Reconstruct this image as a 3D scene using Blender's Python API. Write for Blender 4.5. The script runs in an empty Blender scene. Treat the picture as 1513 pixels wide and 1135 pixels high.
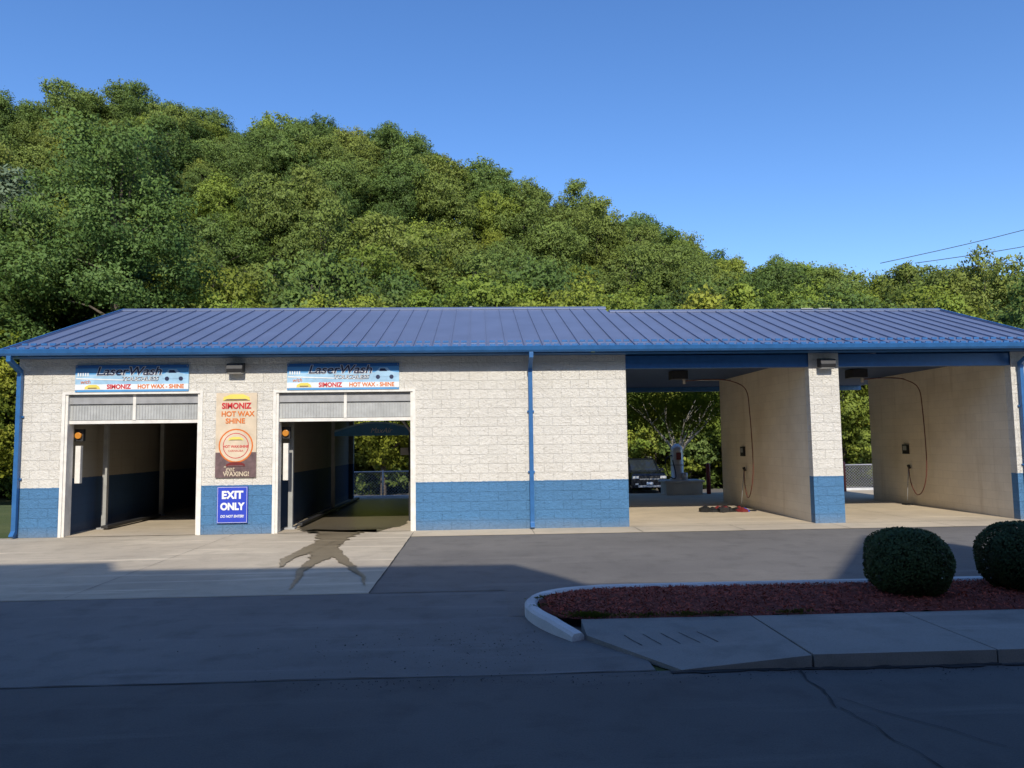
import bpy, math, random
import numpy as np
from mathutils import Matrix, Vector
rad=math.radians
S=bpy.context.scene
random.seed(4); RNG=np.random.default_rng(7)
CAMZ=1.83; EL=36.0; SAZ=2.0

# ---------------------------------------------------------------- materials
def newmat(name):
    m=bpy.data.materials.new(name); m.use_nodes=True
    nt=m.node_tree; b=nt.nodes['Principled BSDF']
    return m,nt,b
def N(nt,t,**k):
    n=nt.nodes.new(t)
    for a,v in k.items(): setattr(n,a,v)
    return n
def L(nt,a,b): nt.links.new(a,b)
def math_(nt,op,a,b=None,clamp=False):
    n=N(nt,'ShaderNodeMath',operation=op); n.use_clamp=clamp
    for i,v in enumerate((a,b)):
        if v is None: continue
        if isinstance(v,(int,float)): n.inputs[i].default_value=v
        else: L(nt,v,n.inputs[i])
    return n.outputs[0]
def mix(nt,f,a,b,mode='MIX'):
    n=N(nt,'ShaderNodeMix',data_type='RGBA',blend_type=mode)
    if isinstance(f,(int,float)): n.inputs[0].default_value=f
    else: L(nt,f,n.inputs[0])
    for i,v in ((6,a),(7,b)):
        if isinstance(v,(tuple,list)): n.inputs[i].default_value=(*v[:3],1)
        else: L(nt,v,n.inputs[i])
    return n.outputs[2]
def noise(nt,vec,scale,detail=4,rough=.55):
    n=N(nt,'ShaderNodeTexNoise'); n.inputs['Scale'].default_value=scale
    n.inputs['Detail'].default_value=detail; n.inputs['Roughness'].default_value=rough
    if vec is not None: L(nt,vec,n.inputs['Vector'])
    return n.outputs['Fac']
def ramp(nt,f,lo,hi,a=0.,b=1.):
    n=N(nt,'ShaderNodeMapRange'); n.inputs[1].default_value=lo; n.inputs[2].default_value=hi
    n.inputs[3].default_value=a; n.inputs[4].default_value=b; L(nt,f,n.inputs[0]); return n.outputs[0]
def obj(nt): return N(nt,'ShaderNodeTexCoord').outputs['Object']
def bump(nt,b,h,strength=.5,dist=.02):
    n=N(nt,'ShaderNodeBump'); n.inputs['Strength'].default_value=strength; n.inputs['Distance'].default_value=dist
    L(nt,h,n.inputs['Height']); L(nt,n.outputs[0],b.inputs['Normal'])
def plain(name,c,rough=.5,metal=0,var=.12,scale=6,bmp=0):
    m,nt,b=newmat(name); v=obj(nt)
    f=noise(nt,v,scale,5)
    L(nt,mix(nt,ramp(nt,f,.3,.7),tuple(x*(1-var) for x in c),tuple(min(1,x*(1+var)) for x in c)),b.inputs['Base Color'])
    b.inputs['Roughness'].default_value=rough; b.inputs['Metallic'].default_value=metal
    if bmp: bump(nt,b,noise(nt,v,scale*8,4),.5,bmp)
    return m
def wallcoord(nt):
    o=obj(nt); s=N(nt,'ShaderNodeSeparateXYZ'); L(nt,o,s.inputs[0])
    c=N(nt,'ShaderNodeCombineXYZ'); L(nt,math_(nt,'ADD',s.outputs[0],s.outputs[1]),c.inputs[0]); L(nt,s.outputs[2],c.inputs[1])
    return o,s,c.outputs[0]
def blockmat(name,top,bottom,split=True,line=1.03,dirt=.18):
    m,nt,b=newmat(name); o,s,uv=wallcoord(nt)
    br=N(nt,'ShaderNodeTexBrick'); L(nt,uv,br.inputs['Vector'])
    for k,v in (('Scale',1),('Brick Width',.4),('Row Height',.2),('Mortar Size',.007),('Mortar Smooth',.6),('Bias',0)):
        br.inputs[k].default_value=v
    br.inputs['Color1'].default_value=(0,0,0,1); br.inputs['Color2'].default_value=(1,1,1,1); br.inputs['Mortar'].default_value=(.5,.5,.5,1)
    big=noise(nt,o,.9,5); mid=noise(nt,o,13,7,.7); fine=noise(nt,o,60,3)
    chunk=noise(nt,o,34,4,.6)
    z=s.outputs[2]
    if bottom is not None:
        edge=math_(nt,'ADD',z,math_(nt,'MULTIPLY',math_(nt,'SUBTRACT',mid,.5),.03))
        mask=math_(nt,'GREATER_THAN',edge,line)
        col=mix(nt,mask,bottom,top)
    else:
        col=mix(nt,0.0,top,top)
    col=mix(nt,ramp(nt,mid,.35,.65,.22 if split else .08,0),col,(.55,.53,.5),'MULTIPLY')
    col=mix(nt,ramp(nt,chunk,.58,.70,0,.30 if split else 0),col,(.5,.48,.45),'MULTIPLY')
    col=mix(nt,ramp(nt,big,.45,.75,0,dirt),col,(.55,.48,.4),'MULTIPLY')
    bv=ramp(nt,br.outputs['Color'],0,1,0,.09); col=mix(nt,bv,col,(.4,.4,.4),'MULTIPLY')
    col=mix(nt,math_(nt,'MULTIPLY',br.outputs['Fac'],.06 if split else .16),col,(.3,.29,.27),'MULTIPLY')
    mp=N(nt,'ShaderNodeMapping'); mp.inputs['Scale'].default_value=(3.5,3.5,.25); L(nt,o,mp.inputs[0])
    st=noise(nt,mp.outputs[0],1.0,4,.6); col=mix(nt,ramp(nt,st,.58,.75,0,.18 if split else .4),col,(.62,.56,.48),'MULTIPLY')
    col=mix(nt,ramp(nt,math_(nt,'ADD',z,math_(nt,'MULTIPLY',big,.3)),.12,.40,.35,0),col,(.28,.25,.2))
    L(nt,col,b.inputs['Base Color']); b.inputs['Roughness'].default_value=.75
    h=math_(nt,'SUBTRACT',math_(nt,'ADD',math_(nt,'MULTIPLY',mid,1.4 if split else .1),math_(nt,'ADD',math_(nt,'MULTIPLY',chunk,.5 if split else 0),math_(nt,'MULTIPLY',fine,.2 if split else .06))),
            math_(nt,'MULTIPLY',br.outputs['Fac'],.25))
    bump(nt,b,h,1.0 if split else .5,.034 if split else .01)
    return m
def groundmat(name,c,c2,stain=.4,speck=.35,rough=.9,line=0,bmpd=.006,patch=0):
    m,nt,b=newmat(name); o=obj(nt)
    big=noise(nt,o,.35,6,.6); mid=noise(nt,o,2.3,6,.6); fine=noise(nt,o,70,3,.7)
    mp=N(nt,'ShaderNodeMapping'); mp.inputs['Scale'].default_value=(.22,2.6,1); mp.inputs['Rotation'].default_value=(0,0,.08); L(nt,o,mp.inputs[0])
    streak=noise(nt,mp.outputs[0],1.2,6,.65)
    col=mix(nt,ramp(nt,big,.35,.65),c,c2)
    col=mix(nt,ramp(nt,mid,.5,.75,0,stain),col,tuple(x*.55 for x in c))
    col=mix(nt,ramp(nt,streak,.56,.70,0,stain*.8),col,tuple(min(1,x*1.8) for x in c))
    col=mix(nt,ramp(nt,noise(nt,o,19,4,.7),.62,.78,0,speck),col,tuple(x*.5 for x in c))
    col=mix(nt,ramp(nt,fine,.45,.75,0,speck),col,tuple(x*.45 for x in c))
    L(nt,col,b.inputs['Base Color']); b.inputs['Roughness'].default_value=rough
    bump(nt,b,fine,.6,bmpd); return m
def leafmat(name,dark,light,yellow,trans=.3):
    m,nt,b=newmat(name)
    at=N(nt,'ShaderNodeAttribute',attribute_name='tint'); oi=N(nt,'ShaderNodeObjectInfo')
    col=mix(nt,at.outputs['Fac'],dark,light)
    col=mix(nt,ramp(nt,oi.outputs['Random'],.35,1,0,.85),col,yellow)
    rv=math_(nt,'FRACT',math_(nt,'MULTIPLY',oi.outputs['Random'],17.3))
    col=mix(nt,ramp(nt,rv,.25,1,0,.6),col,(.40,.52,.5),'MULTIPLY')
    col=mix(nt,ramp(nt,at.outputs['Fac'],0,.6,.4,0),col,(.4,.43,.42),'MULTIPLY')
    L(nt,col,b.inputs['Base Color']); b.inputs['Roughness'].default_value=.6
    b.inputs['Specular IOR Level'].default_value=.25
    cn=N(nt,'ShaderNodeAttribute',attribute_name='cn'); vt=N(nt,'ShaderNodeVectorTransform',vector_type='NORMAL',convert_from='OBJECT',convert_to='WORLD'); L(nt,cn.outputs['Vector'],vt.inputs[0])
    g=N(nt,'ShaderNodeNewGeometry'); a=N(nt,'ShaderNodeVectorMath',operation='SCALE'); a.inputs['Scale'].default_value=.8; L(nt,g.outputs['Normal'],a.inputs[0])
    ad=N(nt,'ShaderNodeVectorMath',operation='ADD'); L(nt,a.outputs[0],ad.inputs[0]); L(nt,vt.outputs[0],ad.inputs[1])
    nn=N(nt,'ShaderNodeVectorMath',operation='NORMALIZE'); L(nt,ad.outputs[0],nn.inputs[0]); L(nt,nn.outputs[0],b.inputs['Normal'])
    t=N(nt,'ShaderNodeBsdfTranslucent'); L(nt,mix(nt,.5,col,(.21,.27,.03)),t.inputs[0])
    ms=N(nt,'ShaderNodeMixShader'); ms.inputs[0].default_value=trans
    L(nt,b.outputs[0],ms.inputs[1]); L(nt,t.outputs[0],ms.inputs[2])
    L(nt,ms.outputs[0],nt.nodes['Material Output'].inputs[0]); return m

M={}
WHITE=(.80,.765,.69); BLUE=(.08,.225,.43)
M['split']=blockmat('split_face_block',WHITE,BLUE)
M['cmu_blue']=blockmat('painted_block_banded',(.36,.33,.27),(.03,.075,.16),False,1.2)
M['cmu']=blockmat('painted_block_cream',(.82,.73,.58),None,False,dirt=.35)
M['roof']=plain('standing_seam_metal',(.16,.195,.30),.45,.3,.08,1.2)
M['trim']=plain('blue_painted_metal',(.035,.14,.35),.35,.1)
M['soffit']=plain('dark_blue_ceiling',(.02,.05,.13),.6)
M['whitetrim']=plain('white_painted_trim',(.74,.71,.65),.5)
M['dullwhite']=plain('dull_galvanised',(.34,.34,.32),.5)
M['dark']=plain('dark_metal',(.03,.03,.032),.5)
M['black']=plain('black_rubber',(.012,.012,.012),.6)
M['grey']=plain('grey_metal',(.38,.38,.38),.45,.3)
M['steel']=plain('brushed_steel',(.62,.61,.59),.35,.35)
M['poly']=plain('translucent_door_panel',(.42,.43,.42),.35)
M['lens']=plain('lamp_lens',(.5,.5,.48),.2)
M['red']=plain('red_ink',(.55,.02,.03),.5,0,.05)
M['orange']=plain('orange_ink',(.65,.16,.02),.5,0,.05)
M['amber']=plain('amber_lens',(.55,.22,.03),.3,0,.05)
M['navy']=plain('navy_ink',(.012,.02,.07),.5,0,.05)
M['signblue']=plain('sign_blue',(.03,.06,.48),.4,0,.04)
M['bannerblue']=plain('banner_blue',(.02,.13,.40),.5,0,.1,3)
M['bannermid']=plain('banner_mid_blue',(.08,.30,.60),.5,0,.1,3)
M['bannerlight']=plain('banner_light_blue',(.34,.54,.72),.5,0,.2,3)
M['paper']=plain('banner_white',(.76,.77,.77),.5,0,.05)
M['tan']=plain('poster_tan',(.62,.51,.37),.6,0,.14,4)
M['tandark']=plain('poster_dark',(.13,.08,.08),.6,0,.3,9)
M['yellow']=plain('yellow_ink',(.75,.62,.12),.5,0,.05)
M['maroon']=plain('maroon_paint',(.16,.02,.02),.45)
M['carpaint']=plain('car_paint_dark',(.012,.015,.022),.2,.3)
M['glass']=plain('car_glass',(.02,.025,.03),.06)
M['hose']=plain('hose_red_brown',(.12,.032,.022),.5)
M['street']=groundmat('street_asphalt',(.082,.078,.073),(.112,.106,.099),.6,.45)
M['drive']=groundmat('drive_asphalt',(.135,.124,.11),(.185,.17,.15),.5,.45)
M['apron']=groundmat('worn_apron',(.135,.128,.118),(.19,.18,.162),.6,.4)
M['concrete']=groundmat('concrete_pavement',(.56,.475,.345),(.40,.335,.245),.6,.28)
M['slab']=groundmat('concrete_slab',(.58,.48,.34),(.45,.375,.27),.4,.22)
M['walk']=groundmat('sidewalk_concrete',(.21,.198,.175),(.275,.26,.23),.55,.35)
M['curb']=groundmat('white_painted_curb',(.66,.65,.62),(.50,.485,.455),.65,.35)
M['crack']=plain('crack_dark',(.02,.02,.02),.9)
M['joint']=plain('joint_dark',(.12,.105,.085),.9)
M['wet']=groundmat('wet_concrete',(.27,.215,.135),(.21,.165,.105),.6,.2,.4,bmpd=.002)
M['wetfloor']=groundmat('wet_bay_floor',(.17,.14,.095),(.13,.11,.075),.4,.1,.3,bmpd=.002)
M['mulch']=groundmat('red_mulch',(.21,.042,.024),(.12,.027,.018),.4,.5,.95,bmpd=.03)
M['chip']=plain('mulch_chips',(.28,.062,.036),.9,0,.7,9)
M['grass']=groundmat('grass_ground',(.07,.10,.02),(.11,.13,.035),.5,.5,.95,bmpd=.03)
M['bark']=plain('bark',(.10,.08,.06),.9,0,.4,5,.02)
M['palebark']=plain('pale_bark',(.36,.32,.26),.85,0,.3,5,.01)
M['brick']=plain('behind_brick',(.32,.2,.16),.85)
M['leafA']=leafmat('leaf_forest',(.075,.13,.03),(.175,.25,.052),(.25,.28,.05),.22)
M['leafB']=leafmat('leaf_near',(.125,.19,.03),(.27,.35,.048),(.35,.36,.048),.28)
M['leafC']=leafmat('leaf_locust',(.065,.13,.03),(.15,.235,.052),(.16,.235,.05),.25)
M['leafS']=leafmat('leaf_silver',(.09,.13,.075),(.22,.28,.17),(.20,.26,.15),.2)
M['leafY']=leafmat('leaf_yellowgreen',(.15,.20,.028),(.34,.38,.04),(.42,.40,.04),.35)
M['box']=leafmat('leaf_boxwood',(.015,.034,.010),(.05,.085,.026),(.045,.08,.025),.1)

# ---------------------------------------------------------------- mesh helpers
class MB:
    def __init__(s): s.v=[];s.f=[];s.m=[];s.mats=[];s.sm=[]
    def mi(s,k):
        if k not in s.mats: s.mats.append(k)
        return s.mats.index(k)
    def face(s,pts,k):
        b=len(s.v); s.v+=[tuple(p) for p in pts]; s.f.append(tuple(range(b,b+len(pts)))); s.m.append(s.mi(k)); s.sm.append(False)
    def box(s,x0,x1,y0,y1,z0,z1,k,bev=0):
        b=len(s.v); s.v+=[(x,y,z) for z in (z0,z1) for x,y in ((x0,y0),(x1,y0),(x1,y1),(x0,y1))]
        for q in ((0,3,2,1),(4,5,6,7),(0,1,5,4),(1,2,6,5),(2,3,7,6),(3,0,4,7)):
            s.f.append(tuple(b+i for i in q)); s.m.append(s.mi(k)); s.sm.append(False)
    def tube(s,pts,rr,k,n=8,cap=True):
        pts=[Vector(p) for p in pts]
        if isinstance(rr,(int,float)): rr=[rr]*len(pts)
        b=len(s.v)
        for i,p in enumerate(pts):
            d=(pts[min(i+1,len(pts)-1)]-pts[max(i-1,0)]).normalized()
            a=Vector((0,0,1)) if abs(d.z)<.9 else Vector((1,0,0))
            t=d.cross(a).normalized(); u=d.cross(t)
            for j in range(n):
                w=2*math.pi*j/n; s.v.append(tuple(p+(t*math.cos(w)+u*math.sin(w))*rr[i]))
        for i in range(len(pts)-1):
            for j in range(n):
                s.f.append((b+i*n+j,b+i*n+(j+1)%n,b+(i+1)*n+(j+1)%n,b+(i+1)*n+j)); s.m.append(s.mi(k)); s.sm.append(True)
        if cap:
            e=b+(len(pts)-1)*n
            s.f.append(tuple(b+j for j in range(n))[::-1]); s.f.append(tuple(e+j for j in range(n))); s.m+=[s.mi(k)]*2; s.sm+=[False]*2
    def prism(s,prof,x0,x1,k,inset=None):
        n=len(prof); b=len(s.v)
        s.v+=[(x0,y,z) for y,z in prof]+[(x1,y,z) for y,z in prof]
        s.f.append(tuple(b+i for i in range(n))[::-1]); s.f.append(tuple(b+n+i for i in range(n)))
        s.m+=[s.mi(k)]*2; s.sm+=[False]*2
        for i in range(n):
            j=(i+1)%n; s.f.append((b+i,b+j,b+n+j,b+n+i)); s.m.append(s.mi(k)); s.sm.append(False)
    def obj(s,name,parent=None,bevel=0):
        me=bpy.data.meshes.new(name); me.from_pydata(s.v,[],s.f); me.update()
        for k in s.mats: me.materials.append(M[k])
        me.polygons.foreach_set('material_index',s.m); me.polygons.foreach_set('use_smooth',s.sm)
        o=bpy.data.objects.new(name,me); S.collection.objects.link(o)
        if bevel:
            bv=o.modifiers.new('bevel','BEVEL'); bv.width=bevel; bv.segments=2; bv.limit_method='ANGLE'
        if parent: attach(o,parent)
        return o
def attach(o,p):
    o.parent=p; o.matrix_parent_inverse=Matrix.Translation(p.location).inverted()
def empty(name,loc):
    e=bpy.data.objects.new(name,None); e.location=loc; e.empty_display_size=.3; S.collection.objects.link(e); return e
def text(body,x,z,y,size,mat,parent,shear=0,align='CENTER',sx=1,bold=.0,name='lettering'):
    c=bpy.data.curves.new(name,'FONT'); c.body=body; c.size=size; c.align_x=align; c.align_y='CENTER'; c.shear=shear; c.extrude=.001; c.offset=bold
    c.materials.append(M[mat]); o=bpy.data.objects.new(name,c); o.location=(x,y,z); o.rotation_euler=(rad(90),0,0); o.scale=(sx,1,1)
    S.collection.objects.link(o); attach(o,parent); return o
def npmesh(name,parts):
    """parts: (verts,quads,matkey,tint[,clump normals])"""
    vs=[];qs=[];mi=[];ti=[];cn=[];off=0;mats=[]
    for p in parts:
        v,q,k,t=p[:4]
        if k not in mats: mats.append(k)
        vs.append(v);qs.append(q+off);mi.append(np.full(len(q),mats.index(k)));ti.append(t if t is not None else np.full(len(v),.5));off+=len(v)
        cn.append(p[4] if len(p)>4 else np.zeros((len(v),3)))
    v=np.concatenate(vs).astype(np.float32);q=np.concatenate(qs).astype(np.int32);mi=np.concatenate(mi).astype(np.int32);ti=np.concatenate(ti).astype(np.float32);cn=np.concatenate(cn).astype(np.float32)
    me=bpy.data.meshes.new(name); me.vertices.add(len(v)); me.vertices.foreach_set('co',v.ravel())
    me.loops.add(q.size); me.loops.foreach_set('vertex_index',q.ravel())
    me.polygons.add(len(q)); me.polygons.foreach_set('loop_start',np.arange(0,q.size,4,dtype=np.int32))
    try: me.polygons.foreach_set('loop_total',np.full(len(q),4,dtype=np.int32))
    except Exception: pass
    for k in mats: me.materials.append(M[k])
    me.polygons.foreach_set('material_index',mi)
    a=me.attributes.new('tint','FLOAT','POINT'); a.data.foreach_set('value',ti)
    a=me.attributes.new('cn','FLOAT_VECTOR','POINT'); a.data.foreach_set('vector',cn.ravel())
    me.update(calc_edges=True); me.validate(); return me
def nrmz(a): return a/np.maximum(np.linalg.norm(a,axis=1,keepdims=True),1e-6)
def leaves(c,nr,size,rng,asp=.6):
    n=len(c); t=nrmz(np.cross(nr,nrmz(rng.normal(size=(n,3))))); b=np.cross(nr,t)
    s=(size*rng.uniform(.55,1.4,(n,1)))
    v=np.stack([c+t*s,c+b*s*asp,c-t*s,c-b*s*asp],1).reshape(-1,3)
    return v,np.arange(4*n).reshape(n,4)
def tubenp(pts,rr,n=6):
    mb=MB(); mb.mats=['bark']; mb.tube(pts,rr,'bark',n,False)
    return np.array(mb.v),np.array(mb.f)
def tree_mesh(name,H,R,z0,ncl,nl,ls,rng,leaf='leafA',bark='bark',shape='round',clr=(.22,.38),trunk=.03,lean=0):
    hz=(H-z0)/2; zc=(H+z0)/2
    d=nrmz(rng.normal(size=(ncl,3))); rr=.3+.68*rng.random(ncl)**.55
    rc=R*rng.uniform(clr[0],clr[1],ncl)
    cz=zc+d[:,2]*rr*(hz-.15*R)
    w=np.ones(ncl)
    fr=np.clip((cz-z0)/(H-z0),0,1)
    if shape=='cone': w=np.clip(1.25*(1-fr)+.12,0.1,1)
    if shape=='vase': w=.55+.6*fr
    ang=np.arctan2(d[:,1],d[:,0])
    asym=1+.18*np.sin(ang*2+rng.uniform(0,6))+.12*np.sin(ang*3+cz*.6)
    C=np.stack([d[:,0]*rr*R*w*asym,d[:,1]*rr*R*w*asym,cz],1)
    if shape=='cone': rc=rc*(.5+.6*w)
    p=rc**2; p/=p.sum(); idx=rng.choice(ncl,nl,p=p)
    ntw=nl//14; tc=rng.choice(ncl,ntw,p=p); td=rng.normal(size=(ntw,3)); td[:,2]+=.3; td=nrmz(td)
    tpos=C[tc]+td*(rc[tc]*(.35+.85*rng.random(ntw)))[:,None]*np.array([1,1,.85])
    ti_=rng.integers(0,ntw,nl); ld=td[ti_]; idx=tc[ti_]
    pos=tpos[ti_]+rng.normal(size=(nl,3))*np.array([1,1,.6])*R*.055
    nr=nrmz(ld+.8*rng.normal(size=(nl,3))+np.array([0,0,.35]))
    v,q=leaves(pos,nr,ls,rng)
    ct=rng.random(ncl); tt=rng.normal(size=ntw)
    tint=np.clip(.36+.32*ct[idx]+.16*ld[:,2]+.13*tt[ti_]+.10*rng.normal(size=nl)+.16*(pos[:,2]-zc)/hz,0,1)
    crown=nrmz((pos-np.array([0,0,zc]))/np.array([R,R,hz]))
    cn=nrmz(ld*.6+crown*.85+np.array([0,0,.1]))
    parts=[(v,q,leaf,np.repeat(tint,4),np.repeat(cn,4,axis=0))]
    tr=H*trunk/2
    v,q=tubenp([(0,0,-.6),(0.05*tr,0,H*.25),(.3*lean,0,H*.55),(lean,0.1,H*.85)],[tr*1.25,tr,tr*.7,tr*.2]); parts.append((v,q,bark,None))
    for i in rng.choice(ncl,min(ncl,14),replace=False):
        e=C[i]; s=max(z0*.7,min(e[2]-1.2,H*.6)); s=max(s,H*.15)
        v,q=tubenp([(0,0,s),(e[0]*.45,e[1]*.45,(s+e[2])/2+.2),tuple(e)],[tr*.5,tr*.28,tr*.08],5); parts.append((v,q,bark,None))
    return npmesh(name,parts)

# ---------------------------------------------------------------- terrain
RX=[-400,-150,-84,-52,-28,-18,-5,10,24,38,55,76,100,200,400]
RZ=[30,48,54,51,51.5,52,44.5,35.5,29.5,25.5,22,19.5,16.5,12,8]
def th(x,y):
    x=np.asarray(x,float);y=np.asarray(y,float)
    R=np.interp(x,RX,RZ)
    t=np.interp(y,[46,60,95,130,190,400],[0,.09,.55,1,1,.3])
    back=np.interp(y,[26,30,38,46],[0,-.3,-.85,-.8])
    bumps=(1.6*np.sin(x*.09+y*.05)+1.2*np.sin(x*.05-y*.11+1))*np.clip((y-50)/30,0,1)
    return back+R*t+bumps
xs=np.concatenate([np.linspace(-1500,-160,12),np.linspace(-150,190,86),np.linspace(200,1500,12)])
ys=np.concatenate([np.linspace(-1500,-40,8),np.linspace(-30,24,12),np.linspace(26,46,11),np.linspace(49,200,52),np.linspace(215,2000,14)])
X,Y=np.meshgrid(xs,ys,indexing='ij'); Z=th(X,Y)-.03
v=np.stack([X,Y,Z],-1).reshape(-1,3); ny=len(ys)
i=np.arange(len(xs)-1)[:,None]*ny+np.arange(ny-1)[None,:]; i=i.ravel()
me=npmesh('ground',[(v,np.stack([i,i+ny,i+ny+1,i+1],1),'grass',None)])
o=bpy.data.objects.new('ground',me); S.collection.objects.link(o)

def sheet(name,x0,x1,y0,y1,z,k):
    mb=MB(); mb.face([(x0,y0,z),(x1,y0,z),(x1,y1,z),(x0,y1,z)],k); return mb.obj(name)
sheet('street',-300,300,-4.5,6.03,0,'street')
mb=MB(); mb.box(-300,300,-40,-4.5,-.02,.12,'walk'); mb.obj('far_sidewalk')
sheet('driveway_apron',-30,1.4,6.03,9.4,.002,'apron')
sheet('concrete_driveway',-30,-1.38,9.4,16.0,.004,'concrete')
mb=MB(); mb.face([(-1.38,9.4,.004),(.3,9.4,.004),(.3,8.0,.006),(60,8.0,.006),(60,15.0,.004),(-1.38,15.0,.004)],'drive'); mb.obj('asphalt_driveway')
sheet('concrete_walkway',-1.38,40,15.0,16.0,.010,'slab')
sheet('bay_floor',-9.7,26,16.0,26.0,.012,'slab')
mb=MB(); yy=[26,27,28,29,30,32,34,36,38,41]
for a,b_ in zip(yy,yy[1:]):
    za=float(th(0,a))+.01; zb=float(th(0,b_))+.01
    mb.face([(-14,a,za),(30,a,za),(30,b_,zb),(-14,b_,zb)],'drive')
mb.obj('rear_parking_lot')
def ribbon(mb,pts,w,z,k,jit=0):
    L_=[];R_=[]
    n=len(pts)
    for i,(x,y) in enumerate(pts):
        a=pts[max(i-1,0)]; c=pts[min(i+1,n-1)]; dx,dy=c[0]-a[0],c[1]-a[1]; l=math.hypot(dx,dy) or 1; nx,ny_=-dy/l,dx/l
        wl=w[i]*(1+random.uniform(-jit,jit)); wr=w[i]*(1+random.uniform(-jit,jit))
        zz_=z(x,y) if callable(z) else z
        L_.append((x+nx*wl,y+ny_*wl,zz_)); R_.append((x-nx*wr,y-ny_*wr,zz_))
    for i in range(n-1): mb.face([L_[i],R_[i],R_[i+1],L_[i+1]],k)
def wiggle(p0,p1,n,amp):
    out=[]; off=0
    for i in range(n+1):
        t=i/n; off+=random.uniform(-amp,amp); off*=.85
        dx,dy=p1[0]-p0[0],p1[1]-p0[1]; l=math.hypot(dx,dy)
        out.append((p0[0]+dx*t-dy/l*off,p0[1]+dy*t+dx/l*off))
    return out
mb=MB()
def crack(p0,p1,n,amp,w,k='crack',z=.008):
    p=wiggle(p0,p1,n,amp); ribbon(mb,p,[w*random.uniform(.35,1.3) for _ in p],z,k)
crack((2.55,5.95),(2.45,5.1),14,.02,.008); crack((2.45,5.1),(2.75,3.0),26,.03,.006)
crack((2.5,5.3),(3.1,4.4),10,.02,.003)
crack((1.5,5.98),(4.2,5.94),40,.02,.035); crack((4.2,5.94),(12,5.95),60,.015,.022)
crack((-30,6.03),(1.4,6.03),160,.015,.006); crack((-30,9.4),(.3,9.4),120,.003,.006,'joint',.012)
crack((-1.38,9.4),(-1.38,15.0),40,.004,.010,'crack',.013)
crack((-5.1,9.5),(-5.15,15.95),30,.002,.004,'joint',.012)
crack((-9.8,9.5),(-9.8,15.95),30,.002,.004,'joint',.012)
crack((-9.5,13.0),(-1.4,12.95),40,.002,.003,'joint',.012)
for x in (-1.38,1.1,3.3,5.4,7.6,9.8,12): crack((x,15.02),(x,15.98),4,0,.005,'joint',.016)
for x in (7.6,9.8): crack((x,16),(x,22),4,0,.004,'joint',.018)
mb.obj('pavement_cracks')
mb=MB()
def smoothpath(pts,w,k=16,amp=.02):
    P=[];W=[]
    off=0
    for i in range(len(pts)-1):
        p0=Vector(pts[max(i-1,0)]);p1=Vector(pts[i]);p2=Vector(pts[i+1]);p3=Vector(pts[min(i+2,len(pts)-1)])
        for j in range(k):
            t=j/k; q=.5*((2*p1)+(-p0+p2)*t+(2*p0-5*p1+4*p2-p3)*t*t+(-p0+3*p1-3*p2+p3)*t**3)
            off=off*.8+random.uniform(-amp,amp); P.append((q.x+off,q.y)); W.append(max(.004,w[i]+(w[i+1]-w[i])*t))
    return P,W
zz=.0165
for pts,w in (([(-2.95,15.98),(-2.9,15.0),(-2.78,13.8),(-2.66,12.9),(-2.6,12.1),(-2.62,11.2),(-2.5,10.4),(-2.42,9.7)],[.50,.30,.24,.22,.13,.06,.03,.006]),
              ([(-2.60,13.4),(-2.25,12.3),(-1.95,11.4),(-1.68,10.7),(-1.55,9.9)],[.14,.09,.06,.03,.006]),
              ([(-2.9,14.6),(-3.0,13.8),(-3.05,13.0),(-3.1,12.2),(-3.0,11.5)],[.16,.16,.13,.08,.01])):
    P,W=smoothpath([Vector((a,b_,0)) for a,b_ in pts],w); ribbon(mb,P,W,zz,'wet',.25); zz+=.0012
mb.obj('water_puddle')
mb=MB(); P,W=smoothpath([Vector((-2.9,16.0,0)),Vector((-2.9,17,0)),Vector((-2.9,20,0)),Vector((-2.9,25.5,0))],[.6,1.15,1.3,1.3]); ribbon(mb,P,W,.0158,'wetfloor',.05); mb.obj('wet_floor_patch')

# ---------------------------------------------------------------- island, curb, sidewalk
def sweep(name,path,w,h,k):
    mb=MB(); n=len(path); rings=[]
    for i,(x,y) in enumerate(path):
        a=path[max(i-1,0)]; c=path[min(i+1,n-1)]; dx,dy=c[0]-a[0],c[1]-a[1]; l=math.hypot(dx,dy); nx,ny_=-dy/l,dx/l
        hh=h if not callable(h) else h(i/(n-1)); e=.025
        rings.append([(x+nx*w/2,y+ny_*w/2,-.02),(x+nx*w/2,y+ny_*w/2,hh-e),(x+nx*(w/2-e),y+ny_*(w/2-e),hh),(x-nx*(w/2-e),y-ny_*(w/2-e),hh),(x-nx*w/2,y-ny_*w/2,hh-e),(x-nx*w/2,y-ny_*w/2,-.02)])
    for a,c in zip(rings,rings[1:]):
        for j in range(5): mb.face([a[j],a[j+1],c[j+1],c[j]],k)
    mb.face(rings[0],k); mb.face(rings[-1][::-1],k); return mb.obj(name)
ctrl=[(20,8.95),(8,8.95),(4,8.95),(1.75,8.95),(1.3,8.9),(.95,8.78),(.7,8.56),(.57,8.28),(.54,7.98),(.60,7.65),(.72,7.32),(.9,6.98)]
cp=[]
for i in range(len(ctrl)-1):
    p0=Vector(ctrl[max(i-1,0)]);p1=Vector(ctrl[i]);p2=Vector(ctrl[i+1]);p3=Vector(ctrl[min(i+2,len(ctrl)-1)])
    kk=1 if i<2 else 5
    for j in range(kk):
        t=j/kk; q=.5*((2*p1)+(-p0+p2)*t+(2*p0-5*p1+4*p2-p3)*t*t+(-p0+3*p1-3*p2+p3)*t**3); cp.append((q.x,q.y) if i>=2 else (p1.x,p1.y))
cp.append(ctrl[-1])
sweep('painted_curb',cp,.135,lambda t:.13 if t<.88 else .13-(t-.88)*.5,'curb')
cols=np.concatenate([np.linspace(.62,2,28),np.linspace(2.1,20,260)]); rows=24
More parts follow.
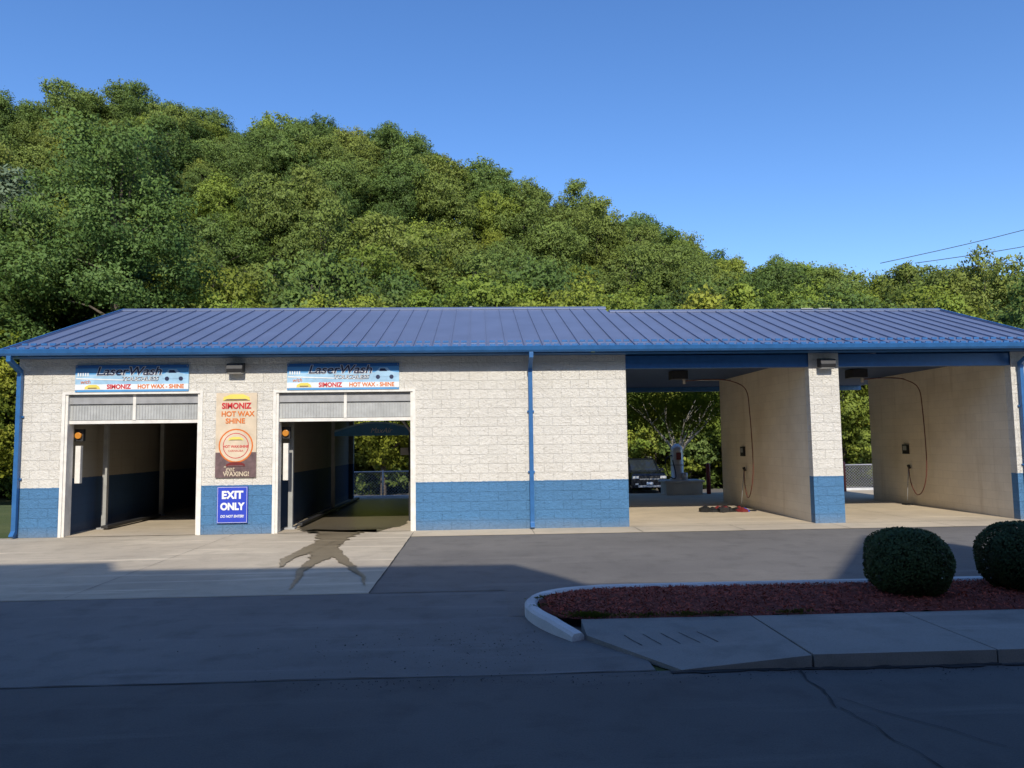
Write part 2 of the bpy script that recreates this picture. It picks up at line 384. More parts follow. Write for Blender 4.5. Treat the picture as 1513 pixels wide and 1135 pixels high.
y0=np.interp(cols,[.62,.8,1.05,20],[7.85,7.5,7.36,7.36]); y1=np.interp(cols,[.62,.8,1.15,1.6,20],[8.2,8.55,8.77,8.88,8.88])
T=np.linspace(0,1,rows)
Xm=np.repeat(cols[:,None],rows,1); Ym=y0[:,None]+(y1-y0)[:,None]*T[None]
Zm=.10+.05*np.sin(np.pi*T)[None]*np.ones_like(Xm)+RNG.normal(size=Xm.shape)*.008
v=np.stack([Xm,Ym,Zm],-1).reshape(-1,3); i=(np.arange(len(cols)-1)[:,None]*rows+np.arange(rows-1)[None]).ravel()
n=16000; cx=.7+np.abs(RNG.random(n))**1.2*9; ty=RNG.random(n)
cy=np.interp(cx,cols,y0)+ty*(np.interp(cx,cols,y1)-np.interp(cx,cols,y0)); cz=.107+.05*np.sin(np.pi*ty)+RNG.random(n)*.016
lv,lq=leaves(np.stack([cx,cy,cz],1),nrmz(RNG.normal(size=(n,3))*.5+np.array([0,0,1])),.022,RNG,.3)
me=npmesh('mulch_bed',[(v,np.stack([i,i+rows,i+rows+1,i+1],1),'mulch',None),(lv,lq,'chip',None)])
S.collection.objects.link(bpy.data.objects.new('mulch_bed',me))
sw=empty('sidewalk',(5,6.7,0)); mb=MB()
ramp_=[(.98,6.98,.05),(1.6,6.0,.012),(2.66,6.0,.10),(2.66,7.35,.105),(.98,7.35,.11)]
c0=ramp_[3]
for a,c in ((ramp_[4],ramp_[0]),(ramp_[0],ramp_[1]),(ramp_[1],ramp_[2])): mb.face([c0,a,c],'walk')
for a,c in zip(ramp_,ramp_[1:]+ramp_[:1]): mb.face([a,c,(c[0],c[1],-.02),(a[0],a[1],-.02)],'walk')
x=2.68
while x<20:
    x2=x+1.53; mb.box(x,x2-.015,6.0,7.35,-.02,.105,'walk'); x=x2
mb.obj('sidewalk_slabs',sw)
mb=MB()
for gx in np.linspace(1.32,2.0,5):
    P=wiggle((gx,6.98-.05),(gx+.10,6.62),6,.004); ribbon(mb,P,[.005]*len(P),lambda x,y:-.3352+.02124*x+.0522*y+.003,'crack',.4)
mb.obj('ramp_grooves',sw)
n=2200; base=np.array([(1.15,7.4),(2.0,7.38),(2.35,7.38),(1.0,7.5),(.78,7.9),(3.1,7.38),(1.1,7.42),(.75,8.3),(1.6,7.38)])
bi=RNG.integers(0,len(base),n); c=np.column_stack([base[bi]+RNG.normal(size=(n,2))*[.11,.03],.12+RNG.random(n)*.03])
lv,lq=leaves(c,nrmz(RNG.normal(size=(n,3))*[1,1,.4]),.015,RNG,.25)
S.collection.objects.link(bpy.data.objects.new('weeds',npmesh('weeds',[(lv,lq,'leafB',np.repeat(RNG.random(n)*.8+.2,4))])))
n=1300; gx=RNG.uniform(-1.5,9,n); gy=5.93-np.abs(RNG.normal(size=n))*.12; k2=RNG.random(n)<.5; gx[k2]=RNG.normal(.2,1.0,k2.sum()); gy[k2]=RNG.normal(6.8,.4,k2.sum()); kk=(gx>.55)&(gy>5.98); gx=gx[~kk]; gy=gy[~kk]
lv,lq=leaves(np.column_stack([gx,gy,np.full(len(gx),.012)]),nrmz(RNG.normal(size=(len(gx),3))*.35+[0,0,1]),.007,RNG,.7)
S.collection.objects.link(bpy.data.objects.new('loose_gravel',npmesh('loose_gravel',[(lv,lq,'crack',None)])))

def bush(name,x,y,rx,rz,seed):
    r=np.random.default_rng(seed); n=30000; d=nrmz(r.normal(size=(n,3)))
    lump=1+.035*np.sin(d[:,0]*7+seed)*np.sin(d[:,2]*6+1)+.03*np.sin(d[:,1]*9+d[:,0]*5+2*seed)
    sup=np.power(np.sum(np.abs(d)**2.6,axis=1),-1/2.6)
    rr=(.86+.16*r.random(n)**.5)*lump*sup
    pos=np.stack([x+d[:,0]*rr*rx,y+d[:,1]*rr*rx,.13+rz*(.93)+d[:,2]*rr*rz],1)
    v,q=leaves(pos,nrmz(d+.8*r.normal(size=(n,3))),.013,r,.6)
    tint=np.clip((rr/sup-.84)/.2*.5+.3*r.normal(size=n)+.2,0,1)
    m=20; th_=np.linspace(0,2*np.pi,m,endpoint=False); ph=np.linspace(.02,np.pi-.02,14)
    core=np.array([(x+.84*rx*math.sin(p)*math.cos(t),y+.84*rx*math.sin(p)*math.sin(t),.13+rz*.93+.84*rz*math.cos(p)) for p in ph for t in th_])
    cq=np.array([(a*m+b,a*m+(b+1)%m,(a+1)*m+(b+1)%m,(a+1)*m+b) for a in range(13) for b in range(m)])
    sv,sq=tubenp([(x,y,.05),(x,y,.4)],[.04,.03])
    me=npmesh(name,[(v,q,'box',np.repeat(tint,4),np.repeat(d,4,axis=0)),(core,cq,'box',np.zeros(len(core))),(sv,sq,'bark',None)])
    S.collection.objects.link(bpy.data.objects.new(name,me))
bush('boxwood_bush',4.72,8.1,.41,.36,3); bush('boxwood_bush.001',6.12,8.2,.44,.38,5)

# ---------------------------------------------------------------- building
B=empty('car_wash_building',(1.5,20,0))
F=16.0
mb=MB()
for x0,x1 in ((-9.69,-8.71),(-5.92,-4.32),(-1.42,3.22),(7.31,7.98),(11.93,12.6)):
    mb.box(x0,x1,F,F+.2,0,3.74 if x1<7 else 3.44,'split')
for x0,x1 in ((-8.71,-5.92),(-4.32,-1.42)): mb.box(x0,x1,F,F+.2,2.98,3.74,'split')
mb.box(7.31,7.98,F-.02,F,3.44,3.74,'split')
mb.box(11.93,12.6,F-.02,F,3.44,3.74,'split')
mb.box(-9.69,-9.49,F+.2,25.8,0,3.74,'split')
mb.obj('front_walls',B)
mb=MB()
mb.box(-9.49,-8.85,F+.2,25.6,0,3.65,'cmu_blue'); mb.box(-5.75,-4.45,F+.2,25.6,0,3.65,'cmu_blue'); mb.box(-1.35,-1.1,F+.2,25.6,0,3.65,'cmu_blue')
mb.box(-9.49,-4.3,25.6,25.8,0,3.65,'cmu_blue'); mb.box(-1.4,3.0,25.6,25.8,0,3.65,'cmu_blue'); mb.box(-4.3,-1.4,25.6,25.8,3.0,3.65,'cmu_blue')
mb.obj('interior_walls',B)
mb=MB()
mb.box(3.0,3.22,F+.2,25.8,0,3.64,'cmu'); mb.box(7.31,7.98,F+.2,22.1,0,3.64,'cmu'); mb.box(11.93,12.6,F+.2,22.1,0,3.64,'cmu')
mb.obj('wash_bay_walls',B)
mb=MB(); mb.box(-9.49,3.0,F+.2,25.6,3.652,3.70,'soffit'); mb.box(3.222,13.0,F+.2,24.6,3.642,3.70,'soffit')
mb.box(3.222,13.0,F+.02,F+.2,3.44,3.72,'trim'); mb.box(3.222,13.0,24.55,24.75,3.5,3.75,'trim')
mb.box(-9.8,13.0,15.64,F,3.742,3.76,'trim'); mb.obj('ceiling_and_headers',B)
m_=.345; e0=(15.6,3.86)
def rz(y): return e0[1]+m_*(y-e0[0])
RL,RR=20.8,20.2; xl,xn,xr=-9.82,3.61,13.02
mb=MB()
def slab(x0,x1,ya,za,yb,zb,k='roof',t=.05):
    mb.prism([(ya,za),(yb,zb),(yb,zb-t),(ya,za-t)],x0,x1,k)
slab(xl,xn,15.6,rz(15.6),RL,rz(RL)); slab(xn,xr,15.6,rz(15.6),RR,rz(RR))
slab(xl,xn,RL,rz(RL),26.1,rz(RL)-m_*(26.1-RL)); slab(xn,xr,RR,rz(RR),24.85,rz(RR)-m_*(24.85-RR))
mb.obj('roof_panels',B)
mb=MB(); x=xl+.02
while x<xr:
    yr=RL if x<xn else RR
    mb.prism([(15.59,rz(15.59)+.001),(yr,rz(yr)+.001),(yr,rz(yr)+.034),(15.59,rz(15.59)+.034)],x-.010,x+.010,'roof')
    for yy_ in (15.75,16.15):
        if x+.4<xr:
            mb.box(x+.05,x+.17,yy_,yy_+.03,rz(yy_)+.005,rz(yy_)+.05,'trim'); mb.box(x+.23,x+.35,yy_,yy_+.03,rz(yy_)+.005,rz(yy_)+.05,'trim')
    x+=.4
mb.obj('roof_seams_and_snow_guards',B)
mb=MB()
for x0,x1,yr in ((xl-.02,xn+.03,RL),(xn+.03,xr+.02,RR)):
    z=rz(yr); mb.prism([(yr-.16,z-.01),(yr,z+.055),(yr+.16,z-.01),(yr+.16,z-.045),(yr-.16,z-.045)],x0,x1,'roof')
for x0,yr,ye in ((xl-.04,RL,26.1),(xr,RR,24.85)):
    mb.prism([(15.58,rz(15.58)+.05),(yr,rz(yr)+.06),(yr,rz(yr)-.12),(15.58,rz(15.58)-.12)],x0,x0+.04,'trim')
    mb.prism([(yr,rz(yr)+.06),(ye,rz(yr)-m_*(ye-yr)+.05),(ye,rz(yr)-m_*(ye-yr)-.12),(yr,rz(yr)-.12)],x0,x0+.04,'trim')
mb.prism([(F,3.74),(RL,rz(RL)-.06),(25.8,3.74)],-9.69,-9.55,'split'); mb.prism([(F,3.76),(RR,rz(RR)-.06),(24.6,3.71)],12.45,12.6,'trim')
mb.obj('ridge_and_gable_trim',B)
mb=MB(); mb.prism([(15.60,3.76),(15.50,3.76),(15.47,3.80),(15.45,3.88),(15.47,3.89),(15.60,3.89)],-9.9,13.1,'trim')
x=-9.9
while x<13.1: mb.box(x,x+.03,15.445,15.62,3.885,3.9,'trim'); x+=.8
mb.obj('gutter',B)
def downspout(x):
    mb=MB(); w=.045
    mb.prism([(15.50,3.76),(15.58,3.76),(15.58,3.70),(15.96,3.50),(15.96,.12),(15.86,.02),(15.80,.06),(15.88,.16),(15.88,3.44),(15.50,3.64)],x-w,x+w,'trim')
    for z in (1.2,2.5): mb.box(x-.075,x+.075,15.955,15.995,z,z+.04,'trim')
    mb.obj('downspout',B,.006)
downspout(1.12); downspout(-9.62); downspout(12.1)
mb=MB()
for x in (9.05,9.55): mb.box(x,x+.34,RR-.1,RR+.3,rz(RR)+.035,rz(RR)+.06,'dullwhite')
mb.tube([(-.2,RL+.4,5.3),(-.2,RL+.4,5.8)],.05,'grey')
mb.obj('roof_vents',B)
for x0,x1 in ((-8.71,-5.92),(-4.32,-1.42)):
    mb=MB()
    mb.box(x0-.06,x0+.0,15.975,16.0,0,3.03,'whitetrim'); mb.box(x1,x1+.06,15.975,16.0,0,3.03,'whitetrim'); mb.box(x0,x1,15.975,16.0,2.98,3.03,'whitetrim')
    mb.box(x0,x0+.05,16.002,16.25,0,2.98,'whitetrim'); mb.box(x1-.05,x1,16.002,16.25,0,2.98,'whitetrim')
    mb.box(x0+.05,x1-.05,16.1,16.13,2.44,2.975,'poly')
    mb.box(x0+.05,x1-.05,16.07,16.16,2.36,2.43,'whitetrim')
    mb.box(x0+.05,x1-.05,16.06,16.1,2.78,2.975,'grey')
    xm=(x0+x1)/2
    for a in (xm-.03,): mb.box(a,a+.06,16.055,16.1,2.43,2.975,'whitetrim')
    a=x0+.1
    while a<x1-.1: mb.box(a,a+.012,16.092,16.1,2.44,2.78,'grey'); a+=.06
    mb.obj('roll_up_door',B)
mb=MB()
for x,y in ((-8.55,17.45),(-8.6,20.6),(-4.18,16.75),(-4.1,21.1),(-1.75,21.1)):
    mb.box(x-.05,x+.05,y-.05,y+.05,0,2.9,'dullwhite'); mb.box(x-.12,x+.12,y-.12,y+.12,0,.05,'grey')
for x in (-8.60,-4.20):
    mb.box(x-.05,x+.06,16.32,16.42,1.1,1.9,'whitetrim'); mb.tube([(x,16.3,2.12),(x,16.40,2.12)],.07,'amber',14); mb.box(x-.09,x+.09,16.35,16.45,2.0,2.26,'dark')
mb.box(-8.5,-8.35,17.2,20.0,.05,.11,'dark'); mb.box(-4.1,-3.98,17,25,.05,.11,'dark')
for x in (-6.15,-1.6):
    mb.box(x-.1,x+.1,18,18.2,0,2.2,'dark'); mb.tube([(x,18.0,2.1),(x-.3,18.0,2.5),(x-.9,18,2.6)],.04,'grey')
mb.obj('bay_equipment',B,.006)
mb=MB()
n=12
for i in range(n):
    a0=-4.05+i*(2.35/n); a1=a0+2.35/n-.001; zt=lambda a:2.25+.25*math.sin((a+4.05)/2.35*math.pi)
    mb.prism([(21.0,2.12),(21.3,2.12),(21.3,2.3),(21.0,2.3)],a0,a1,'grey')
    mb.face([(a0,20.98,2.1),(a1,20.98,2.1),(a1,20.98,zt(a1)),(a0,20.98,zt(a0))],'bannermid')
    mb.face([(a0,20.975,zt(a0)-.05),(a1,20.975,zt(a1)-.05),(a1,20.975,zt(a1)),(a0,20.975,zt(a0))],'bannerlight')
mb.tube([(-1.9,20.9,1.7),(-1.9,21.4,1.7)],.1,'whitetrim',12); mb.tube([(-3.9,21.1,2.6),(-1.8,21.1,2.6)],.06,'grey')
mb.box(-2.2,-1.9,20.9,21.1,1.55,1.75,'whitetrim')
d=mb.obj('dryer_arch',B)
text('MaxAir',-2.75,2.24,20.96,.2,'paper',B,.3,name='dryer_lettering')
for x in (-5.15,7.66):
    mb=MB(); z=3.42
    mb.prism([(15.975,z),(15.80,z-.02),(15.76,z+.06),(15.80,z+.17),(15.975,z+.2)],x-.17,x+.17,'dark'); mb.prism([(15.96,z-.03),(15.84,z-.05),(15.795,z-.022),(15.96,z-.002)],x-.15,x+.15,'lens')
    mb.obj('wall_pack_light',B,.01)
# ---------------------------------------------------------------- signs
def banner(name,x0,x1):
    e=empty(name,((x0+x1)/2,15.97,3.3)); mb=MB(); w=x1-x0; y=15.962
    mb.box(x0,x1,y,15.985,3.03,3.60,'bannerlight')
    mb.box(x0,x1,y-.003,y-.001,3.53,3.60,'bannerblue'); mb.box(x0,x1,y-.002,y-.0005,3.40,3.53,'bannermid'); mb.box(x0+.0,x1-.0,y-.004,y-.001,3.075,3.19,'paper'); mb.box(x0,x1,y-.003,y-.001,3.03,3.07,'bannermid')
    mb.face([(x0+.02,y-.006,3.30),(x0+.75*w,y-.006,3.24),(x0+.6*w,y-.006,3.27),(x0+.02,y-.006,3.33)],'paper')
    cx=x1-.3
    mb.face([(cx-.25,y-.006,3.30),(cx+.25,y-.006,3.30),(cx+.24,y-.006,3.40),(cx+.12,y-.006,3.42),(cx+.05,y-.006,3.50),(cx-.12,y-.006,3.50),(cx-.18,y-.006,3.42),(cx-.26,y-.006,3.38)],'bannerlight')
    mb.face([(cx-.12,y-.008,3.42),(cx+.05,y-.008,3.42),(cx,y-.008,3.48),(cx-.1,y-.008,3.48)],'navy')
    for dx in (-.15,.14): mb.tube([(cx+dx,y-.009,3.30),(cx+dx,y-.006,3.30)],.045,'navy',12)
    for i in range(5): mb.box(x0+.05+.05*i,x0+.075+.05*i,y-.008,y-.006,3.36,3.44,'paper')
    for (a,b_) in ((x0+.03,3.57),(x1-.03,3.57),(x0+.03,3.06),(x1-.03,3.06)): mb.tube([(a,y-.012,b_),(a,y-.004,b_)],.012,'grey',8)
    mb.obj('banner_panel',e)
    text('LaserWash',x0+.47*w,3.46,y-.007,.25,'paper',e,.25,sx=1.2,bold=.012); text('LaserWash',x0+.47*w,3.46,y-.011,.25,'navy',e,.25,sx=1.2,bold=.003)
    text('TOUCHLESS',x0+.57*w,3.300,y-.007,.11,'navy',e,.2,sx=1.25,bold=.006); text('TOUCHLESS',x0+.57*w,3.303,y-.010,.11,'paper',e,.2,sx=1.25)
    text('with',x0+.09*w,3.24,y-.008,.12,'orange',e,.2); text('SIMONIZ',x0+.385*w,3.133,y-.007,.13,'red',e,sx=.95,bold=.005)
    text('HOT WAX - SHINE',x0+.755*w,3.133,y-.007,.12,'orange',e,sx=.95,bold=.004)
    mb=MB(); mb.face([(x0+.20,y-.009,3.09),(x0+.52,y-.009,3.09),(x0+.50,y-.009,3.14),(x0+.44,y-.009,3.18),(x0+.29,y-.009,3.18),(x0+.21,y-.009,3.14)],'yellow'); mb.box(x0+.27,x0+.45,y-.012,y-.010,3.1,3.12,'tandark'); mb.obj('badge',e)
banner('car_wash_banner',-8.51,-6.16); banner('car_wash_banner.001',-4.09,-1.71)
e=empty('wax_poster',(-5.15,15.97,2.1)); mb=MB(); y=15.962; x0,x1=-5.57,-4.72; xc=(x0+x1)/2
mb.box(x0,x1,y,15.985,1.19,2.98,'tan'); mb.box(x0,x1,y-.003,y-.001,1.19,1.72,'tandark')
def disc(mb,x,z,r,y,k,n=28,a0=0,a1=2*math.pi,st=1): mb.face([(x+r*math.cos(a0+(a1-a0)*i/n),y,z+r*st*math.sin(a0+(a1-a0)*i/n)) for i in range(n)],k)
disc(mb,xc,1.86,.36,y-.005,'orange'); disc(mb,xc,1.86,.33,y-.007,'tan'); disc(mb,xc,1.86,.27,y-.009,'red'); disc(mb,xc,1.86,.255,y-.011,'tan')
for zc,s in ((2.87,1),(2.0,.55),(1.46,.7)):
    k='yellow' if zc!=1.46 else 'maroon'; q=y-.014
    mb.face([(xc-.28*s,q,zc-.05*s),(xc+.28*s,q,zc-.05*s),(xc+.27*s,q,zc+.02*s),(xc+.14*s,q,zc+.08*s),(xc-.12*s,q,zc+.08*s),(xc-.27*s,q,zc+.02*s)],k)
    mb.face([(xc-.26*s,q-.002,zc-.045*s),(xc+.26*s,q-.002,zc-.045*s),(xc+.2*s,q-.002,zc-.02*s),(xc-.2*s,q-.002,zc-.02*s)],'tandark')
mb.obj('poster_panel',e)
text('SIMONIZ',xc,2.70,y-.007,.17,'red',e,sx=.9,bold=.006); text('HOT WAX',xc+.03,2.53,y-.007,.15,'orange',e,sx=.95,bold=.004); text('SHINE',xc-.02,2.38,y-.007,.15,'orange',e,bold=.004)
text('HOT WAX-SHINE',xc,1.84,y-.014,.075,'red',e,sx=.9,bold=.002); text('CARNAUBA',xc,1.75,y-.014,.06,'red',e)
text('"get',xc-.14,1.37,y-.018,.15,'tan',e,.2); text('WAXING!',xc+.02,1.26,y-.018,.135,'tan',e,sx=.9,bold=.003)
e=empty('exit_only_sign',(-5.2,15.97,.6)); mb=MB(); x0,x1=-5.52,-4.88; xc=(x0+x1)/2; y=15.955
mb.box(x0,x1,y,15.985,.24,1.0,'signblue'); mb.obj('sign_panel',e,.004)
mb=MB()
for a in ((x0+.015,x1-.015,.25,.256),(x0+.015,x1-.015,.984,.99),(x0+.015,x0+.021,.256,.984),(x1-.021,x1-.015,.256,.984)): mb.box(a[0],a[1],y-.003,y-.001,a[2],a[3],'paper')
mb.obj('sign_border',e)
text('EXIT',xc,.82,y-.004,.22,'paper',e,sx=.98,bold=.010); text('ONLY',xc,.58,y-.004,.20,'paper',e,sx=.90,bold=.010); text('DO NOT ENTER!',xc,.38,y-.004,.075,'paper',e,.2,sx=.85,bold=.002)

# ---------------------------------------------------------------- wash hoses & fixtures
def bez(pts,n=10):
    P=[Vector(p) for p in pts]; out=[]
    for i in range(len(P)-1):
        p0=P[max(i-1,0)];p1=P[i];p2=P[i+1];p3=P[min(i+2,len(P)-1)]
        for j in range(n):
            t=j/n; out.append(.5*((2*p1)+(-p0+p2)*t+(2*p0-5*p1+4*p2-p3)*t*t+(-p0+3*p1-3*p2+p3)*t**3))
    return out+[P[-1]]
for nm,xw,xc in (('wash_hose',7.31,5.3),('wash_hose.001',11.93,10.0)):
    e=empty(nm,(xw,19,0)); mb=MB()
    mb.box(xc-.35,xc+.05,18.6,19.0,3.42,3.63,'dark'); mb.tube([(xc,18.8,3.62),(xc,18.8,3.3)],.04,'grey')
    mb.tube(bez([(xc,18.8,3.38),(xc+.8,18.85,3.42),(xw-.7,18.9,3.36),(xw-.35,18.95,3.15),(xw-.27,18.95,2.6),(xw-.22,18.98,1.2),(xw-.25,19.1,.55),(xw-.2,19.5,.32),(xw-.12,19.9,.6),(xw-.08,20.05,1.05)]),.013,'hose',7)
    mb.tube([(xc,18.8,3.40),(xw-.75,18.9,3.40)],.015,'grey',6)
    mb.box(xw-.06,xw-.002,20.1,20.35,1.4,1.66,'black'); mb.box(xw-.065,xw-.061,20.14,20.31,1.5,1.62,'grey')
    mb.tube([(xw-.08,20.05,1.05),(xw-.2,20.0,.12)],.012,'grey',6); mb.tube([(xw-.05,20.05,1.0),(xw-.09,20.05,1.1)],.04,'black'); mb.box(xw-.3,xw-.1,19.9,20.1,.0,.05,'black')
    mb.obj('boom_and_hose',e)
mb=MB(); random.seed(9)
for i in range(22):
    x=6.3+random.gauss(0,.32); y=19.0+random.gauss(0,.14); s=random.uniform(.06,.18); z=random.uniform(.03,.11); k=random.choice(['black','black','black','dark','maroon','signblue'])
    p=[(x+s*random.uniform(.6,1.2)*math.cos(a),y+s*random.uniform(.6,1.2)*math.sin(a),z+random.uniform(-.02,.03)) for a in np.linspace(0,5.4,7)]
    c=(x,y,z+random.uniform(.03,.09))
    for a,b_ in zip(p,p[1:]+p[:1]): mb.face([a,b_,c],k); mb.face([b_,a,(a[0],a[1],.014),(b_[0],b_[1],.014)],k)
mb.tube(bez([(5.9,19.2,.03),(6.3,18.8,.03),(6.9,19.1,.03),(6.6,19.3,.04),(7.1,18.9,.03)]),.018,'black',6)
mb.obj('discarded_floor_mats')
e=empty('vacuum_station',(7.0,25.5,0)); mb=MB()
mb.box(6.35,7.6,25.1,25.9,-.1,.42,'curb'); mb.box(6.28,7.67,25.03,25.97,.42,.50,'curb'); mb.obj('concrete_base',e,.02)
mb=MB(); mb.tube([(6.85,25.5,.5),(6.85,25.5,.56),(6.85,25.5,.58),(6.85,25.5,1.5),(6.85,25.5,1.62),(6.85,25.5,1.75)],[.26,.26,.22,.22,.2,.06],'steel',24)
mb.tube([(6.85,25.5,1.0),(6.85,25.5,1.04)],.228,'grey',24); mb.tube([(7.05,25.3,.5),(7.05,25.3,.75)],.1,'steel',16)
mb.box(6.77,6.93,25.24,25.29,1.2,1.45,'maroon'); mb.tube(bez([(6.65,25.4,1.35),(6.4,25.3,1.2),(6.45,25.2,.7),(6.7,25.15,.6),(6.62,25.2,1.2)]),.02,'black',8); mb.obj('canister',e)
for nm,x,y in (('bollard',7.9,25.4),('bollard.001',12.72,25.5)):
    mb=MB(); mb.tube([(x,y,-.1),(x,y,1.0),(x,y,1.05),(x,y,1.08)],[.075,.075,.05,.01],'maroon',16); mb.obj(nm)
cx,cy,gz=8.75,38.0,-.86
e=empty('parked_suv',(cx,cy+2.2,gz)); mb=MB()
def loft(secs,k):
    for a,b_ in zip(secs,secs[1:]):
        n=len(a)
        for j in range(n): mb.face([a[j],a[(j+1)%n],b_[(j+1)%n],b_[j]],k)
    mb.face(secs[0],k); mb.face(secs[-1][::-1],k)
def sec(y,w,z0,z1,w2): return [(cx-w+.05,y,gz+z0),(cx-w,y,gz+z0+.12),(cx-w,y,gz+(z0+z1)/2+.1),(cx-w2,y,gz+z1-.03),(cx-w2+.1,y,gz+z1),(cx+w2-.1,y,gz+z1),(cx+w2,y,gz+z1-.03),(cx+w,y,gz+(z0+z1)/2+.1),(cx+w,y,gz+z0+.12),(cx+w-.05,y,gz+z0)]
loft([sec(cy,.82,.35,.95,.78),sec(cy+.1,.92,.32,1.05,.86),sec(cy+.5,.95,.3,1.12,.88),sec(cy+1.3,.96,.3,1.17,.9),sec(cy+4.6,.95,.3,1.17,.9),sec(cy+4.75,.9,.4,1.1,.85)],'carpaint')
loft([[(cx-.82,cy+1.25,gz+1.17),(cx+.82,cy+1.25,gz+1.17),(cx+.84,cy+4.6,gz+1.17),(cx-.84,cy+4.6,gz+1.17)],[(cx-.68,cy+1.95,gz+1.72),(cx+.68,cy+1.95,gz+1.72),(cx+.68,cy+4.3,gz+1.72),(cx-.68,cy+4.3,gz+1.72)]],'glass')
loft([[(cx-.70,cy+1.93,gz+1.715),(cx+.70,cy+1.93,gz+1.715),(cx+.70,cy+4.35,gz+1.715),(cx-.70,cy+4.35,gz+1.715)],[(cx-.64,cy+2.1,gz+1.79),(cx+.64,cy+2.1,gz+1.79),(cx+.64,cy+4.2,gz+1.79),(cx-.64,cy+4.2,gz+1.79)]],'carpaint')
for s in (-1,1):
    mb.tube([(cx+s*.62,cy+2.2,gz+1.84),(cx+s*.62,cy+4.1,gz+1.84)],.02,'grey',6)
    mb.box(cx+s*.72-.16,cx+s*.72+.16,cy-.03,cy+.08,gz+.80,gz+.93,'lens'); mb.box(cx+s*.66-.08,cx+s*.66+.08,cy-.02,cy+.05,gz+.48,gz+.56,'lens')
    mb.box(cx+s*1.03-.09,cx+s*1.03+.09,cy+1.5,cy+1.6,gz+1.12,gz+1.28,'carpaint')
    mb.tube([(cx+s*.76,cy+.85,gz+1.18),(cx+s*.70,cy+1.9,gz+1.72)],.03,'carpaint',6)
    for yy_ in (cy+.95,cy+3.75): mb.tube([(cx+s*.98,yy_,gz+.38),(cx+s*.74,yy_,gz+.38)],.38,'black',20); mb.tube([(cx+s*.985,yy_,gz+.38),(cx+s*.9,yy_,gz+.38)],.22,'grey',14)
mb.box(cx-.5,cx+.5,cy-.03,cy+.05,gz+.66,gz+.92,'black'); mb.box(cx-.52,cx+.52,cy-.04,cy-.02,gz+.76,gz+.79,'steel'); mb.box(cx-.6,cx+.6,cy-.04,cy+.04,gz+.36,gz+.46,'grey'); mb.box(cx-.16,cx+.16,cy-.05,cy-.03,gz+.5,gz+.62,'paper')
mb.obj('suv_body',e)
def fence(name,x0,x1,y,z0,h):
    e=empty(name,((x0+x1)/2,y,z0)); mb=MB()
    mb.tube([(x0,y,z0+h),(x1,y,z0+h)],.03,'grey',8); mb.tube([(x0,y,z0+.05),(x1,y,z0+.05)],.02,'grey',6)
    x=x0
    while x<=x1+.01: mb.tube([(x,y,z0-.1),(x,y,z0+h+.06)],.035,'grey',8); x+=(x1-x0)/max(1,round((x1-x0)/2.4))
    mb.obj('posts_and_rails',e); mb=MB(); st=.12; x=x0-h
    while x<x1:
        for sgn in (1,-1):
            a=x if sgn>0 else x+h; b_=a+sgn*h; za,zb=z0+.05,z0+h
            if min(a,b_)>=x0 and max(a,b_)<=x1:
                w=.007; mb.face([(a-w,y+.003*sgn,za),(a+w,y+.003*sgn,za),(b_+w,y+.003*sgn,zb),(b_-w,y+.003*sgn,zb)],'grey')
        x+=st
    mb.obj('wire_mesh',e); mb=MB(); mb.box(x0,x1,y-.35,y-.15,z0-.1,z0+.12,'curb'); mb.obj('concrete_footing',e,.01)
fence('chain_link_fence',-13,3.0,30,-.28,1.05); fence('chain_link_fence.001',13.8,24,30,-.28,1.05)
mb=MB()
for (xa,za),(xb,zb) in (((34,16.6),(62,24.0)),((37,16.6),(62,21.5)),((39,16.0),(62,19.5))):
    mb.tube([(xa+(xb-xa)*t,60,za+(zb-za)*t-.5*math.sin(math.pi*t)) for t in np.linspace(0,1,12)],.03,'dark',5)
mb.tube([(62,60,-1),(62,60,25)],[.22,.15],'bark',10); mb.tube([(61,60,21.5),(63,60,21.5)],.07,'bark'); mb.tube([(61.5,60,24),(62.6,60,24)],.06,'bark')
mb.obj('power_line')

# ---------------------------------------------------------------- building across the street (behind viewer)
c_=1/math.tan(rad(EL)); sh=.66; Yb=-7.0
prof=[(-30,12.4),(-5.9,12.4),(-5.5,11.6),(.5,11.4),(1.0,10.4),(1.3,9.7),(4.4,9.5),(7.4,14.0),(8.2,12.6),(8.5,10.4),(26,10.4)]
mb=MB(); pts=[(x+sh,(D-Yb)/c_) for x,D in prof]
front=[(x,Yb,z) for x,z in pts]+[(pts[-1][0],Yb,0),(pts[0][0],Yb,0)]; back=[(x,Yb-9,z) for x,_,z in front]
mb.face(front[::-1],'brick'); mb.face(back,'brick')
for j in range(len(front)): k=(j+1)%len(front); mb.face([front[j],front[k],back[k],back[j]],'brick')
Bb=empty('brick_building',(0,Yb-4,0)); mb.obj('walls',Bb)
mb=MB()
for x in np.arange(-26,24,3.2):
    for z in (1.0,4.6,8.2): mb.box(x,x+1.2,Yb-.05,Yb+.03,z,z+1.9,'whitetrim'); mb.box(x+.08,x+1.12,Yb-.02,Yb+.04,z+.08,z+1.82,'glass')
mb.obj('windows',Bb)

